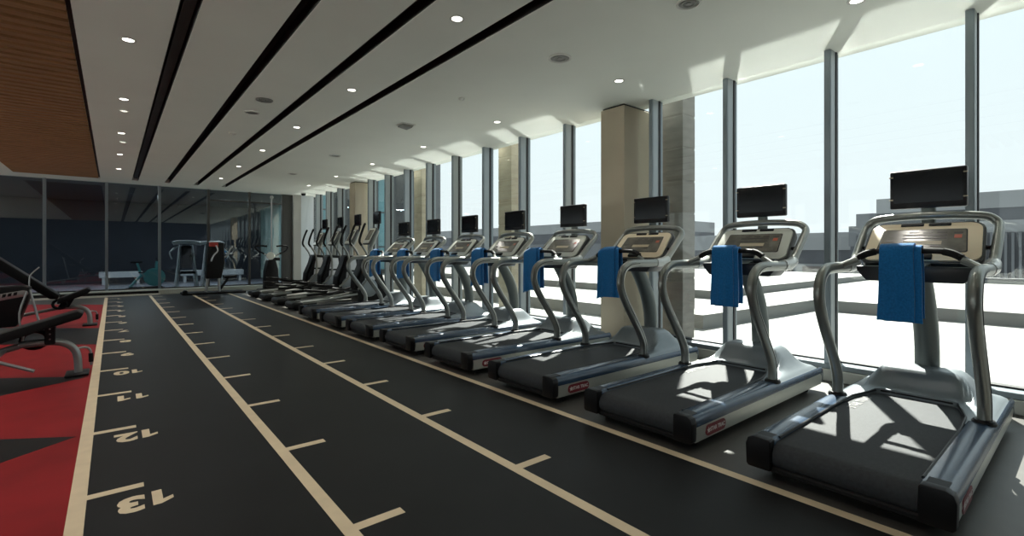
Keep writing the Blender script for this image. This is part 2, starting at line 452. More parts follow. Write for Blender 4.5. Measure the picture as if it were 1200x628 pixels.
HR = [(1.150, 0.195), (1.150, 0.30), (1.105, 0.40), (1.005, 0.54), (0.910, 0.67), (0.845, 0.78), (0.828, 0.87), (0.862, 0.955), (0.945, 1.000), (1.06, 1.010), (1.22, 1.010), (1.40, 1.014)]

def make_treadmill(face):
    t = thing('treadmill', 'x', 'treadmill')
    # running deck
    b = MB()
    b.box('black', (0.06, -0.33, 0.055), (1.93, 0.33, 0.150), 0.01, 1)
    for sy in (-1, 1):
        for x in (0.16, 1.82): b.lathe('black_rubber', [(0.03, 0), (0.034, 0.012), (0.026, 0.06)], (x, sy * 0.30, 0), 12)
    b.build('deck_frame', t)
    b = MB()
    prof = [(0.075, 0.060), (0.035, 0.072), (0.014, 0.100), (0.012, 0.135), (0.030, 0.168), (0.070, 0.186), (1.46, 0.190), (1.46, 0.150), (0.09, 0.150), (0.09, 0.060)]
    b.prism('belt', prof, 'y', -0.272, 0.272)
    belt = b.build('running_belt', t, sharp=50)
    b = MB()
    b.text('print_grey', 'STAR TRAC', 0.045, Matrix.Translation((1.10, 0.205, 0.1906)) @ Matrix.Rotation(0.0, 4, 'Z'), 0.0003, 0.0015)
    b.build('belt_lettering', belt)
    b = MB(); b.box('black', (0.02, -0.29, 0.045), (0.10, 0.29, 0.075), 0.008, 1); b.build('roller_guard', t)
    for sy in (-1, 1):
        # rail cover: prism along x with a slightly sloped top
        b = MB()
        q = [(sy * 0.274, 0.150), (sy * 0.274, 0.196), (sy * 0.282, 0.203), (sy * 0.355, 0.203), (sy * 0.378, 0.193), (sy * 0.388, 0.165), (sy * 0.386, 0.140), (sy * 0.36, 0.140)]
        b.prism('navy', q, 'x', 0.045, 1.12)
        b.prism('navy', [(sy * 0.372, 0.185), (sy * 0.388, 0.165), (sy * 0.386, 0.140), (sy * 0.36, 0.140)], 'x', 1.12, 1.97)
        rc = b.build('side_rail', t, sharp=50)
        b = MB(); b.box('black', (0.05, min(sy * 0.290, sy * 0.36), 0.2025), (0.115, max(sy * 0.290, sy * 0.36), 0.2040)); b.build('rail_pad', rc)
        b = MB()
        q = [(sy * 0.352, 0.045), (sy * 0.352, 0.142), (sy * 0.380, 0.142), (sy * 0.384, 0.10), (sy * 0.376, 0.050)]
        b.prism('silver_panel', q, 'x', 0.06, 1.965)
        sp = b.build('side_panel', t, sharp=50)
        # badge
        b = MB()
        L2, hh = 0.115, 0.031
        out = []
        for k in range(9): out.append((L2 - hh + hh * math.sin(PI * k / 8), hh * math.cos(PI * k / 8)))
        for k in range(9): out.append((-(L2 - hh) - hh * math.sin(PI * k / 8), -hh * math.cos(PI * k / 8)))
        yy = sy * 0.3835
        mt = Matrix.Translation((0.27, yy, 0.096)) @ Matrix.Rotation(R(90) if sy < 0 else R(90), 4, 'X')
        if sy > 0: mt = Matrix.Translation((0.27, yy, 0.096)) @ Matrix.Rotation(PI, 4, 'Z') @ Matrix.Rotation(R(90), 4, 'X')
        b.prism('badge_red', out, 'z', -0.0015, 0.002, mtx=mt)
        b.text('badge_white', 'STAR TRAC', 0.023, mt @ Matrix.Translation((0.018, 0, 0.0022)), 0.0004, 0.0009)
        star = []
        for k in range(10):
            rr = 0.019 if k % 2 == 0 else 0.009
            star.append((-0.082 + rr * math.sin(2 * PI * k / 10), rr * math.cos(2 * PI * k / 10)))
        b.prism('badge_white', star, 'z', 0.001, 0.0028, mtx=mt)
        b.build('badge', sp, sharp=20)['label'] = 'red oval badge with white lettering'
        b = MB()
        q = [(sy * 0.276, 0.056), (sy * 0.276, 0.198), (sy * 0.284, 0.206), (sy * 0.357, 0.206), (sy * 0.381, 0.195), (sy * 0.391, 0.165), (sy * 0.388, 0.068), (sy * 0.378, 0.056)]
        b.prism('black', q, 'x', -0.005, 0.050, 0.004)
        b.build('end_cap', t, sharp=50)
    b = MB(); hood_mesh(b, 'silver_hood')
    hood = b.build('motor_hood', t, sharp=60)
    b = MB()
    b.tube('black', [(0.10, 0.274, 0.198), (0.9, 0.274, 0.199), (1.05, 0.268, 0.204), (1.17, 0.262, 0.207), (1.30, 0.230, 0.208), (1.42, 0.196, 0.209), (1.424, 0.10, 0.209), (1.424, -0.10, 0.209), (1.42, -0.196, 0.209), (1.30, -0.230, 0.208), (1.17, -0.262, 0.207), (1.05, -0.268, 0.204), (0.9, -0.274, 0.199), (0.10, -0.274, 0.198)], 0.0065, 8, 0)
    b.build('belt_trim', t)
    # mast
    b = MB()
    b.tube('mast', [(1.72, 0, 0.24), (1.745, 0, 0.36), (1.735, 0, 0.52), (1.685, 0, 0.68), (1.600, 0, 0.83), (1.510, 0, 0.95), (1.46, 0, 1.04)], 0.066, 16, 5, r2=[0.062, 0.062, 0.068, 0.07, 0.066, 0.055, 0.05])
    b.build('mast', t)
    for sy in (-1, 1):
        y = sy * 0.338
        b = MB()
        b.tube('silver', [(x, y, z) for x, z in HR], 0.0295, 14, 5, r2=0.035)
        hr = b.build('handrail', t, sharp=60)
        b = MB(); b.lathe('black', [(0.050, 0.192), (0.052, 0.205), (0.043, 0.218), (0.036, 0.219)], (1.150, y, 0), 16); b.build('collar', hr)
        b = MB()
        b.tube('black', [(x, y + sy * 0.0285, z) for x, z in HR[:10]], 0.0035, 6, 5); b.build('groove_strip', hr)
        b = MB(); b.tube('plastic_wrap', [(1.33, y, 1.013), (1.40, y, 1.014), (1.46, y, 1.022), (1.515, y, 1.045)], [0.034, 0.038, 0.039, 0.035], 12, 3, r2=[0.039, 0.042, 0.042, 0.038]); b.build('coupling', hr)['label'] = 'clear plastic wrapped coupling'
    # console loop
    b = MB()
    half = [(1.44, 0.338, 1.020), (1.51, 0.340, 1.055), (1.59, 0.342, 1.125), (1.69, 0.342, 1.215), (1.765, 0.336, 1.280), (1.775, 0.305, 1.320), (1.765, 0.255, 1.338), (1.750, 0.13, 1.348)]
    pts = half + [(1.745, 0, 1.350)] + [(x, -y, z) for x, y, z in half[::-1]]
    b.tube('silver', pts, 0.026, 14, 5, r2=0.030, side=(0, 1, 0))
    b.build('console_loop', t, sharp=60)
    # console: tilted frame; local u = -y.., v up the slope, w out towards the runner
    o = Vector((1.478, 0, 1.055)); ev = Vector((0.70, 0, 0.714)).normalized(); ew = Vector((-0.714, 0, 0.70)).normalized(); eu = Vector((0, -1, 0))
    F = Matrix(((eu.x, ev.x, ew.x, o.x), (eu.y, ev.y, ew.y, o.y), (eu.z, ev.z, ew.z, o.z), (0, 0, 0, 1)))
    def rrect(x0, x1, y0, y1, r, n=5, cut=0.0):
        pts = []
        for cx, cy, a0 in ((x1 - r, y0 + r, -90), (x1 - cut - r, y1 - r, 0), (x0 + cut + r, y1 - r, 90), (x0 + r, y0 + r, 180)):
            for k in range(n + 1):
                a = R(a0 + 90 * k / n); pts.append((cx + r * math.cos(a), cy + r * math.sin(a)))
        return pts
    b = MB()
    b.prism('housing', rrect(-0.303, 0.303, -0.022, 0.345, 0.06, 5, 0.012), 'z', -0.060, 0.0, 0.010, mtx=F)
    cons = b.build('console', t)
    b = MB()
    b.prism(face, rrect(-0.290, 0.290, -0.006, 0.325, 0.055, 5, 0.012), 'z', -0.004, 0.012, 0.004, mtx=F)
    b.build('console_face', cons)
    b = MB()
    b.prism('gasket', rrect(-0.226, 0.226, 0.062, 0.268, 0.012, 3, 0.014), 'z', 0.004, 0.0135, mtx=F)
    b.prism('display', rrect(-0.220, 0.220, 0.067, 0.263, 0.010, 3, 0.014), 'z', 0.004, 0.0145, mtx=F)
    for u0, u1, v0, v1, mm in ((-0.10, 0.12, 0.205, 0.222, 'display_bar'), (-0.07, -0.02, 0.232, 0.242, 'display_bar'), (0.0, 0.05, 0.232, 0.242, 'display_bar'), (0.07, 0.12, 0.232, 0.242, 'display_bar'),
                              (-0.09, 0.10, 0.128, 0.160, 'display_pale'), (-0.13, -0.10, 0.100, 0.112, 'display_bar'), (0.05, 0.10, 0.110, 0.122, 'display_bar'), (0.15, 0.195, 0.228, 0.238, 'display_bar'), (0.155, 0.190, 0.185, 0.215, 'red_button'),
                              (-0.19, -0.14, 0.11, 0.12, 'display_bar'), (-0.19, -0.14, 0.16, 0.17, 'display_bar'), (-0.10, 0.12, 0.180, 0.192, 'display_bar')):
        b.box(mm, (u0, v0, 0.010), (u1, v1, 0.0156), mtx=F)
    b.build('display', cons)
    b = MB()
    b.box('black', (-0.125, 0.300, 0.006), (-0.005, 0.322, 0.020), 0.004, 1, mtx=F); b.box('black', (0.02, 0.300, 0.006), (0.13, 0.322, 0.020), 0.004, 1, mtx=F)
    b.build('air_vent', cons)
    b = MB(); b.box('black', (-0.07, -0.004, 0.004), (0.07, 0.040, 0.028), 0.008, 2, mtx=F); b.build('key_holder', cons)
    for sy in (-1, 1):
        b = MB(); b.tube('black', [(1.59, sy * 0.295, 1.135), (1.60, sy * 0.335, 1.135)], 0.014, 8, 0); b.build('side_bracket', cons)
    # tray under the console
    b = MB()
    b.prism('tray_dark', [(-0.29, 1.020), (0.29, 1.020), (0.285, 0.985), (0.235, 0.925), (-0.235, 0.925), (-0.285, 0.985)], 'x', 1.34, 1.56, 0.008)
    b.build('cup_tray', t)
    # handlebar
    b = MB()
    hb = [(1.17, 0.338, 1.012), (1.20, 0.285, 1.045), (1.228, 0.228, 1.085), (1.246, 0.170, 1.111), (1.25, 0, 1.117)]
    hb = hb + [(x, -y, z) for x, y, z in hb[:-1][::-1]]
    b.tube('black', hb, 0.0165, 10, 4)
    hbar = b.build('handlebar', t)
    for sy in (-1, 1):
        b = MB(); b.tube('silver', [(1.178, sy * 0.322, 1.021), (1.198, sy * 0.284, 1.043), (1.212, sy * 0.245, 1.062)], 0.0205, 10, 3); b.build('pulse_sensor', hbar)
        b = MB(); b.tube('black_rubber', [(1.220, sy * 0.240, 1.077), (1.234, sy * 0.205, 1.098), (1.246, sy * 0.160, 1.112)], 0.0215, 10, 3); b.build('grip', hbar)
    # monitor
    b = MB()
    b.tube('mast', [(1.785, 0, 1.30), (1.79, 0, 1.36), (1.785, 0, 1.42)], 0.040, 12, 2, r2=0.022); b.build('monitor_post', t)
    b = MB()
    b.box('tv_black', (1.735, -0.198, 1.402), (1.780, 0.198, 1.660), 0.010, 2)
    b.box('tv_black', (1.775, -0.13, 1.43), (1.802, 0.13, 1.61), 0.008, 1)
    mon = b.build('monitor', t)
    b = MB(); b.box('screen', (1.7336, -0.180, 1.440), (1.7360, 0.180, 1.647), 0.001, 1); b.build('screen', mon)
    for sy in (-1, 1):
        for z in (1.465, 1.620):
            b = MB(); b.box('clip', (1.731, sy * 0.190 - 0.011, z - 0.004), (1.7355, sy * 0.190 + 0.011, z + 0.004), 0.001, 1); b.build('corner_clip', mon)
    return t

tm_tan = make_treadmill('face_tan')
tm_grey = make_treadmill('face_grey')
TX = 2.43
PITCH = 1.072
tm_info = [
    ('tan', 'silver treadmill with cream-tan console, standing last in the row beside open floor', 'the end treadmill with open floor beside it'),
    ('grey', 'silver treadmill with grey console, standing beside the end one, in front of plain glass', 'the second treadmill from the open-floor end'),
    ('tan', 'silver treadmill with tan console standing in front of the large beige column', 'the treadmill in front of the beige column'),
    ('grey', 'silver treadmill with grey console just past the large beige column', 'the treadmill just past the beige column'),
    ('grey', 'silver treadmill two places past the large beige column in the window row', 'the treadmill two places past the column'),
    ('grey', 'silver treadmill three places past the large beige column in the window row', 'the treadmill three places past the column'),
    ('grey', 'silver treadmill standing one place before the treadmill next to the elliptical trainers', 'the treadmill one before the elliptical end'),
    ('grey', 'silver treadmill at the inner end of the row, directly beside the elliptical trainers', 'the treadmill beside the elliptical trainers'),
]
TY = []
used = set()
for k, (kind, lab, where) in enumerate(tm_info):
    src = tm_tan if kind == 'tan' else tm_grey
    o = copy_tree(src) if kind in used else src
    used.add(kind)
    y = 0.725 + PITCH * k; TY.append(y)
    o.location = (TX, y, 0.0045)
    tag(o, lab, 'treadmill', 'treadmills in the window row')

# ------------------------------------------------------------------ towels: each its own folds
def bar_drop(a):
    P = ((0, 0), (0.165, 0.004), (0.228, 0.031), (0.285, 0.071), (0.34, 0.104))
    for (a0, d0), (a1, d1) in zip(P, P[1:]):
        if a <= a1: return d0 + (d1 - d0) * (a - a0) / (a1 - a0)
    return 0.104

def make_towel(k, y0, w, drop_f, drop_b, label):
    rnd = random.Random(50 + k)
    b = MB()
    zt = 1.1205; r = 0.027
    def sheet(ya, yb, rr, df, db, ph):
        NY = 12; path = []
        for i in range(13): path.append((-rr, zt - df + df * i / 13))
        for i in range(9): a = PI - PI * i / 8; path.append((rr * math.cos(a), zt + rr * math.sin(a)))
        for i in range(1, 14): path.append((rr, zt - db * i / 13))
        th = 0.011
        rows_o, rows_i = [], []
        for j in range(NY + 1):
            s = j / NY; y = ya + (yb - ya) * s
            ro, ri = [], []
            for i, (px, pz) in enumerate(path):
                fall = max(0, zt - pz) / 0.43
                wob = 0.007 * fall * math.sin(s * 7 + ph) + 0.004 * fall * math.sin(s * 15 + 2 * ph)
                sgn = -1 if i < 17 else 1
                yy = y + 0.010 * fall * (s - 0.5) * 2 + 0.003 * fall * math.sin(6 * fall + ph)
                nx, nz = (px / rr, (pz - zt) / rr) if pz > zt else (sgn, 0)
                cx = px + sgn * abs(wob) * 0.9
                ro.append(b.bm.verts.new((cx + nx * th, yy, pz + nz * th)))
                ri.append(b.bm.verts.new((cx, yy, pz)))
            rows_o.append(ro); rows_i.append(ri)
        fs = []; n = len(path)
        for j in range(NY):
            for i in range(n - 1):
                fs.append(b.bm.faces.new((rows_o[j][i], rows_o[j + 1][i], rows_o[j + 1][i + 1], rows_o[j][i + 1])))
                fs.append(b.bm.faces.new((rows_i[j][i], rows_i[j][i + 1], rows_i[j + 1][i + 1], rows_i[j + 1][i])))
            for i in (0, n - 1): fs.append(b.bm.faces.new((rows_o[j][i], rows_i[j][i], rows_i[j + 1][i], rows_o[j + 1][i])))
        for j in (0, NY):
            for i in range(n - 1): fs.append(b.bm.faces.new((rows_o[j][i], rows_o[j][i + 1], rows_i[j][i + 1], rows_i[j][i])))
        b._tag(fs, 'towel')
    sheet(y0 - w / 2 - 0.022, y0 + w / 2 - 0.03, r - 0.0035, drop_f + 0.005, drop_b, rnd.uniform(0, 6))
    sheet(y0 - w / 2 + 0.012, y0 + w / 2, r + 0.009, drop_f, drop_b - 0.03, rnd.uniform(0, 6))
    xo = TX + 1.25
    for v in b.bm.verts:
        v.co.x += xo - 0.4 * bar_drop(abs(v.co.y - TY[k])); v.co.z -= bar_drop(abs(v.co.y - TY[k]))
    return tag(b.build('towel', sharp=80), label, 'towel', 'blue towels on the treadmill handlebars')
tw = [(0.045, 0.175, 0.420), (0.050, 0.175, 0.420), (0.115, 0.20, 0.430), (0.130, 0.21, 0.430), (0.110, 0.21, 0.430), (0.105, 0.21, 0.43), (0.11, 0.21, 0.43), (0.13, 0.21, 0.43)]
for k, (dy, w, d) in enumerate(tw):
    make_towel(k, TY[k] + dy, w, d, d - 0.02, 'blue towel folded over the handlebar of ' + tm_info[k][2])

# ------------------------------------------------------------------ elliptical trainers
def make_elliptical():
    t = thing('elliptical_trainer', 'x', 'elliptical trainer')
    b = MB()
    b.box('black', (-0.02, -0.27, 0.02), (0.20, 0.27, 0.15), 0.05, 3)
    b.box('black', (0.18, -0.11, 0.03), (0.50, 0.11, 0.16), 0.03, 2)
    for sy in (-1, 1): b.lathe('black_rubber', [(0.04, 0), (0.045, 0.02), (0.03, 0.04)], (0.08, sy * 0.22, 0), 12)
    b.build('rear_base', t)
    for sy in (-1, 1):
        b = MB(); b.tube('silver', [(0.16, sy * 0.16, 0.13), (0.70, sy * 0.16, 0.17), (1.35, sy * 0.15, 0.25)], 0.024, 10, 3, r2=0.030); b.build('guide_rail', t)
        b = MB(); b.tube('black', [(0.38, sy * 0.16, 0.46 if sy < 0 else 0.24), (0.9, sy * 0.17, 0.36 if sy < 0 else 0.27), (1.30, sy * 0.20, 0.30 if sy < 0 else 0.36)], 0.030, 10, 3, r2=0.024)
        pa = b.build('pedal_arm', t)
        zc = 0.43 if sy < 0 else 0.30
        b = MB()
        b.prism('black_rubber', [(0.30, zc + 0.06), (0.34, zc + 0.03), (0.74, zc - 0.03), (0.80, zc + 0.03), (0.76, zc + 0.012), (0.36, zc + 0.066)], 'y', sy * 0.17 - 0.075, sy * 0.17 + 0.075, 0.006)
        b.build('foot_pedal', pa)
    # drive housing
    b = MB()
    b.prism('black', [(1.28, 0.05), (1.92, 0.05), (1.95, 0.30), (1.80, 0.62), (1.72, 1.02), (1.46, 1.04), (1.40, 0.78), (1.30, 0.50)], 'y', -0.19, 0.19, 0.02)
    hs = b.build('drive_housing', t)
    b = MB()
    b.prism('black', [(1.265, 0.36), (1.285, 0.55), (1.39, 0.80), (1.445, 1.00), (1.425, 1.00), (1.370, 0.80), (1.262, 0.56), (1.245, 0.36)], 'y', -0.13, 0.13, 0.006)
    b.build('front_panel', hs)
    for sy in (-1, 1):
        b = MB()
        b.prism('white_enamel', [(1.42, 0.40), (1.62, 0.46), (1.70, 0.66), (1.655, 0.96), (1.50, 0.97), (1.46, 0.78)], 'y', sy * 0.192 - 0.008, sy * 0.192 + 0.008, 0.003)
        b.build('side_panel', hs)['label'] = 'pale side panel on the black housing'
        b = MB(); b.box('black', (1.42, sy * 0.198 - 0.006, 0.66), (1.72, sy * 0.198 + 0.006, 0.70), 0.003, 1); b.build('side_strap', hs)
        b = MB(); b.lathe('silver_hood', [(0.03, -0.012), (0.17, -0.010), (0.19, 0.0), (0.17, 0.010), (0.03, 0.012)], (1.52, sy * 0.205, 0.36), 24, 'y'); b.build('crank_disc', hs)
    b = MB(); b.box('silver', (1.82, -0.28, 0.02), (1.92, 0.28, 0.09), 0.02, 2); b.build('front_stabiliser', t)
    b = MB(); b.tube('silver', [(1.62, 0, 0.98), (1.64, 0, 1.20), (1.72, 0, 1.38), (1.80, 0, 1.58)], 0.035, 12, 3, r2=0.045); b.build('mast', t)
    # console
    F2 = Matrix.Translation((1.63, 0, 1.45)) @ Matrix.Rotation(R(-62), 4, 'Y')
    b = MB(); b.box('housing', (-0.20, -0.17, -0.035), (0.20, 0.17, 0.02), 0.02, 2, mtx=F2); cs = b.build('console', t)
    b = MB(); b.box('face_grey', (-0.18, -0.155, 0.015), (0.18, 0.155, 0.026), 0.006, 1, mtx=F2); b.box('display', (-0.11, -0.12, 0.022), (0.14, 0.12, 0.029), 0.002, 1, mtx=F2); b.build('console_face', cs)
    for sy in (-1, 1):
        b = MB()
        b.tube('silver', [(1.48, sy * 0.235, 0.52), (1.50, sy * 0.240, 0.80), (1.46, sy * 0.245, 1.05), (1.36, sy * 0.255, 1.22), (1.30, sy * 0.26, 1.30)], 0.022, 10, 4)
        arm = b.build('arm_lever', t)
        b = MB(); b.tube('black_rubber', [(1.335, sy * 0.258, 1.25), (1.29, sy * 0.262, 1.33), (1.32, sy * 0.27, 1.48), (1.38, sy * 0.27, 1.64), (1.41, sy * 0.262, 1.70)], 0.024, 10, 4); b.build('grip', arm)
        b = MB(); b.tube('silver', [(1.48, sy * 0.235, 0.54), (1.36, sy * 0.21, 0.40), (1.28, sy * 0.20, 0.34)], 0.020, 8, 3); b.build('link_arm', arm)
    b = MB(); b.tube('black', [(1.78, 0, 1.54), (1.83, 0, 1.68), (1.80, 0, 1.78)], 0.022, 10, 3); b.build('monitor_post', t)
    b = MB(); b.box('tv_black', (1.765, -0.175, 1.715), (1.805, 0.175, 1.985), 0.010, 2); mon = b.build('monitor', t)
    b = MB(); b.box('screen', (1.7636, -0.16, 1.745), (1.7660, 0.16, 1.970), 0.001, 1); b.build('screen', mon)
    return t
ell = make_elliptical()
ELX = 2.62
el = [(9.92, 'black and silver elliptical trainer standing directly beside the treadmill row'),
      (10.98, 'black and silver elliptical trainer, second counting from the treadmill row'),
      (12.10, 'black and silver elliptical trainer, third counting from the treadmill row'),
      (13.25, 'black and silver elliptical trainer closest to the white wall strip at the back')]
for i, (y, lab) in enumerate(el):
    o = ell if i == 0 else copy_tree(ell)
    o.location = (ELX, y, 0.0)
    tag(o, lab, 'elliptical trainer', 'elliptical trainers in a row')

# ------------------------------------------------------------------ benches at the red floor
# near bench, long axis along x, foot end at the track
t = thing('weight_bench', 'black weight bench with arched grey leg standing across the black chevron tip', 'weight bench', (-0.75, 5.90, 0.0026))
def bx(x): return x + 0.75
b = MB()
b.tube('chrome', [(bx(-0.62), 0, 0.31), (bx(-0.50), 0, 0.315), (bx(-0.40), 0, 0.312), (bx(-0.32), 0, 0.285), (bx(-0.265), 0, 0.225), (bx(-0.245), 0, 0.14), (bx(-0.24), 0, 0.02)], 0.030, 14, 5); b.build('arched_leg', t)
b = MB(); b.box('black', (bx(-0.33), -0.13, 0.0), (bx(-0.165), 0.13, 0.022), 0.008, 2); b.build('foot_plate', t)
b = MB()
b.prism('vinyl', [(bx(-0.80), 0.330), (bx(-0.74), 0.345), (bx(-0.22), 0.520), (bx(-0.20), 0.560), (bx(-0.24), 0.585), (bx(-0.78), 0.415), (bx(-0.82), 0.37)], 'y', -0.15, 0.15, 0.012); b.build('seat_pad', t)
b = MB(); b.prism('vinyl', [(bx(-2.0), 0.36), (bx(-0.86), 0.345), (bx(-0.82), 0.39), (bx(-0.86), 0.43), (bx(-2.0), 0.46)], 'y', -0.14, 0.14, 0.012); b.build('back_pad', t)
b = MB()
ring = [(bx(-0.535 + 0.085 * math.cos(a)), 0.10, 0.335 + 0.075 * math.sin(a)) for a in [2 * PI * k / 16 for k in range(17)]]
b.tube('black', ring, 0.020, 8, 0, caps=False)
b.box('black', (bx(-0.46), -0.05, 0.30), (bx(-0.39), 0.05, 0.49), 0.006, 1)
for z in (0.345, 0.39, 0.435): b.lathe('chrome', [(0.007, -0.004), (0.007, 0.004)], (bx(-0.425), -0.052, z), 8, 'y')
b.build('adjust_bracket', t)
b = MB()
b.tube('chrome', [(bx(-2.0), 0, 0.10), (bx(-1.2), 0, 0.16), (bx(-0.62), 0, 0.30)], 0.026, 10, 3)
b.tube('chrome', [(bx(-0.74), -0.26, 0.235), (bx(-0.50), -0.30, 0.125)], 0.014, 8, 0)
b.tube('chrome', [(bx(-0.70), 0, 0.275), (bx(-0.74), -0.26, 0.235)], 0.014, 8, 0)
b.box('chrome', (bx(-2.06), -0.28, 0.0), (bx(-1.96), 0.28, 0.11), 0.01, 1)
b.build('frame', t)
b = MB(); b.tube('chrome', [(bx(-0.255), 0.06, 0.225), (bx(-0.20), 0.09, 0.226), (bx(-0.165), 0.10, 0.20), (bx(-0.155), 0.10, 0.13), (bx(-0.155), 0.10, 0.055)], 0.010, 8, 4); hk = b.build('carry_handle', t)
b = MB(); b.tube('black_rubber', [(bx(-0.158), 0.10, 0.165), (bx(-0.155), 0.10, 0.085)], 0.018, 10, 0); b.build('grip', hk)
b = MB(); b.tube('chrome', [(bx(-0.60), 0.06, 0.38), (bx(-0.60), 0.06, 0.30), (bx(-0.50), 0.06, 0.29)], 0.008, 8, 3); b.build('adjust_pin', t)

t = thing('incline_bench', 'black incline bench with raised back pad on the red floor before the glass', 'weight bench', (-0.75, 9.75, 0.0018))
b = MB(); b.prism('vinyl', [(bx(-1.75), 1.47), (bx(-1.79), 1.36), (bx(-0.70), 0.43), (bx(-0.62), 0.42), (bx(-0.60), 0.48), (bx(-1.66), 1.43)], 'y', -0.15, 0.15, 0.012); b.build('back_pad', t)
b = MB(); b.prism('vinyl', [(bx(-0.62), 0.35), (bx(-0.30), 0.475), (bx(-0.25), 0.53), (bx(-0.29), 0.575), (bx(-0.62), 0.425)], 'y', -0.17, 0.17, 0.012); b.build('seat_pad', t)
b = MB(); b.tube('chrome', [(bx(-0.60), 0, 0.29), (bx(-0.50), 0, 0.29), (bx(-0.40), 0, 0.285), (bx(-0.32), 0, 0.245), (bx(-0.275), 0, 0.165), (bx(-0.265), 0, 0.02)], 0.032, 12, 4); b.build('arched_leg', t)
b = MB(); b.box('black', (bx(-0.35), -0.14, 0.0), (bx(-0.18), 0.14, 0.022), 0.008, 2); b.build('foot_plate', t)
b = MB()
ring = [(bx(-0.60 + 0.075 * math.cos(a)), -0.06, 0.345 + 0.065 * math.sin(a)) for a in [2 * PI * k / 16 for k in range(17)]]
b.tube('black', ring, 0.018, 8, 0, caps=False)
b.prism('black', [(bx(-0.62), 0.30), (bx(-0.50), 0.29), (bx(-0.42), 0.46), (bx(-0.56), 0.42)], 'y', -0.05, 0.05, 0.006)
b.build('adjust_bracket', t)
b = MB()
b.tube('chrome', [(bx(-2.0), 0, 0.05), (bx(-1.2), 0, 0.17), (bx(-0.58), 0, 0.29)], 0.024, 10, 3)
b.tube('chrome', [(bx(-1.15), 0, 0.19), (bx(-1.3), 0, 0.95)], 0.022, 10, 0)
b.box('chrome', (bx(-2.05), -0.26, 0.0), (bx(-1.95), 0.26, 0.07), 0.01, 1)
b.build('frame', t)
b = MB(); b.tube('chrome', [(bx(-0.275), 0.06, 0.20), (bx(-0.22), 0.08, 0.20), (bx(-0.19), 0.09, 0.17), (bx(-0.185), 0.09, 0.05)], 0.010, 8, 4); hk = b.build('carry_handle', t)
b = MB(); b.tube('black_rubber', [(bx(-0.186), 0.09, 0.15), (bx(-0.185), 0.09, 0.07)], 0.018, 10, 0); b.build('grip', hk)

# low plate machine between the benches
t = thing('leg_machine', 'low black machine with silver side plate between the two benches', 'weight machine', (-1.48, 9.24, 0.0026))
b = MB(); b.prism('black', [(-0.6, 0.10), (0.50, 0.12), (0.60, 0.44), (0.62, 0.64), (0.55, 0.66), (-0.6, 0.64)], 'y', -0.15, 0.15, 0.02); bd = b.build('body', t)
b = MB()
b.prism('chrome', [(-0.3, 0.345), (0.58, 0.520), (0.615, 0.552), (0.60, 0.590), (0.565, 0.600), (-0.3, 0.440)], 'y', -0.164, -0.148, 0.004)
for k in range(11):
    x0 = -0.05 + k * 0.052; z0 = 0.432 + (x0 + 0.05) * 0.195
    b.prism('black', [(x0, z0), (x0 + 0.034, z0 + 0.007), (x0 + 0.042, z0 + 0.050), (x0 + 0.008, z0 + 0.043)], 'y', -0.1665, -0.1635)
b.build('side_plate', bd)['label'] = 'silver plate with dark lettering'
for pts, r in (([(0.62, -0.12, 0.60), (0.66, -0.12, 0.42), (0.74, -0.13, 0.02)], 0.014), ([(0.60, -0.17, 0.58), (0.53, -0.18, 0.30), (0.55, -0.18, 0.02)], 0.012)):
    b = MB(); b.tube('chrome', pts, r, 10, 3); b.build('leg', t)
for lo, hi in (((0.12, -0.165, 0.0), (0.20, -0.10, 0.40)), ((-0.5, -0.14, 0.0), (-0.4, 0.14, 0.12)), ((0.12, 0.06, 0.0), (0.2, 0.14, 0.2))):
    b = MB(); b.box('chrome', lo, hi, 0.01, 1); b.build('foot', t)
b = MB(); b.tube('chrome', [(0.60, 0.05, 0.62), (0.605, 0.05, 0.76), (0.63, 0.05, 0.82), (0.70, 0.05, 0.90)], 0.008, 8, 3); b.build('lever', t)

# ------------------------------------------------------------------ machines at the far end of the track
t = thing('rowing_tower', 'black upright machine with red top panel and low black base before the glass', 'weight machine', (2.08, 15.05, 0.002))
b = MB(); b.box('black_rubber', (-0.72, -0.30, 0.0), (0.72, 0.28, 0.055), 0.02, 2); b.lathe('black', [(0.04, -0.05), (0.06, -0.02), (0.06, 0.02), (0.04, 0.05)], (-0.66, -0.26, 0.08), 12, 'y'); b.build('base', t)
b = MB(); b.prism('black', [(-0.20, 0.40), (0.16, 0.40), (0.24, 0.80), (0.22, 1.36), (-0.14, 1.38), (-0.16, 0.95)], 'y', -0.16, 0.12, 0.03); bd = b.build('housing', t)
b = MB(); b.box('red_trim', (-0.13, -0.175, 1.25), (0.08, -0.155, 1.36), 0.006, 1); b.box('white_enamel', (-0.13, -0.172, 1.36), (0.10, -0.155, 1.385), 0.004, 1); b.build('top_panel', bd)
b = MB(); b.tube('white_enamel', [(0.03, -0.18, 1.28), (0.07, -0.19, 1.14), (-0.02, -0.18, 1.02), (-0.08, -0.18, 0.86)], 0.018, 8, 3); b.build('cable_loop', bd)
b = MB(); b.tube('chrome', [(0.12, -0.10, 0.05), (0.10, -0.10, 0.45)], 0.05, 10, 0, r2=0.03); b.tube('chrome', [(-0.18, -0.05, 0.05), (-0.14, -0.05, 0.45)], 0.035, 10, 0); b.build('legs', t)
b = MB(); b.prism('vinyl', [(0.24, 0.40), (0.50, 0.43), (0.52, 0.48), (0.24, 0.46)], 'y', -0.14, 0.08, 0.012); st = b.build('seat', t)
b = MB(); b.tube('black', [(0.14, -0.04, 0.10), (0.34, -0.04, 0.41)], 0.032, 8, 0); b.build('seat_post', st)
b = MB(); b.tube('chrome', [(0.20, -0.12, 0.95), (0.30, -0.16, 1.02), (0.34, -0.18, 1.16), (0.42, -0.18, 1.26)], 0.018, 8, 3); b.build('pull_handle', t)

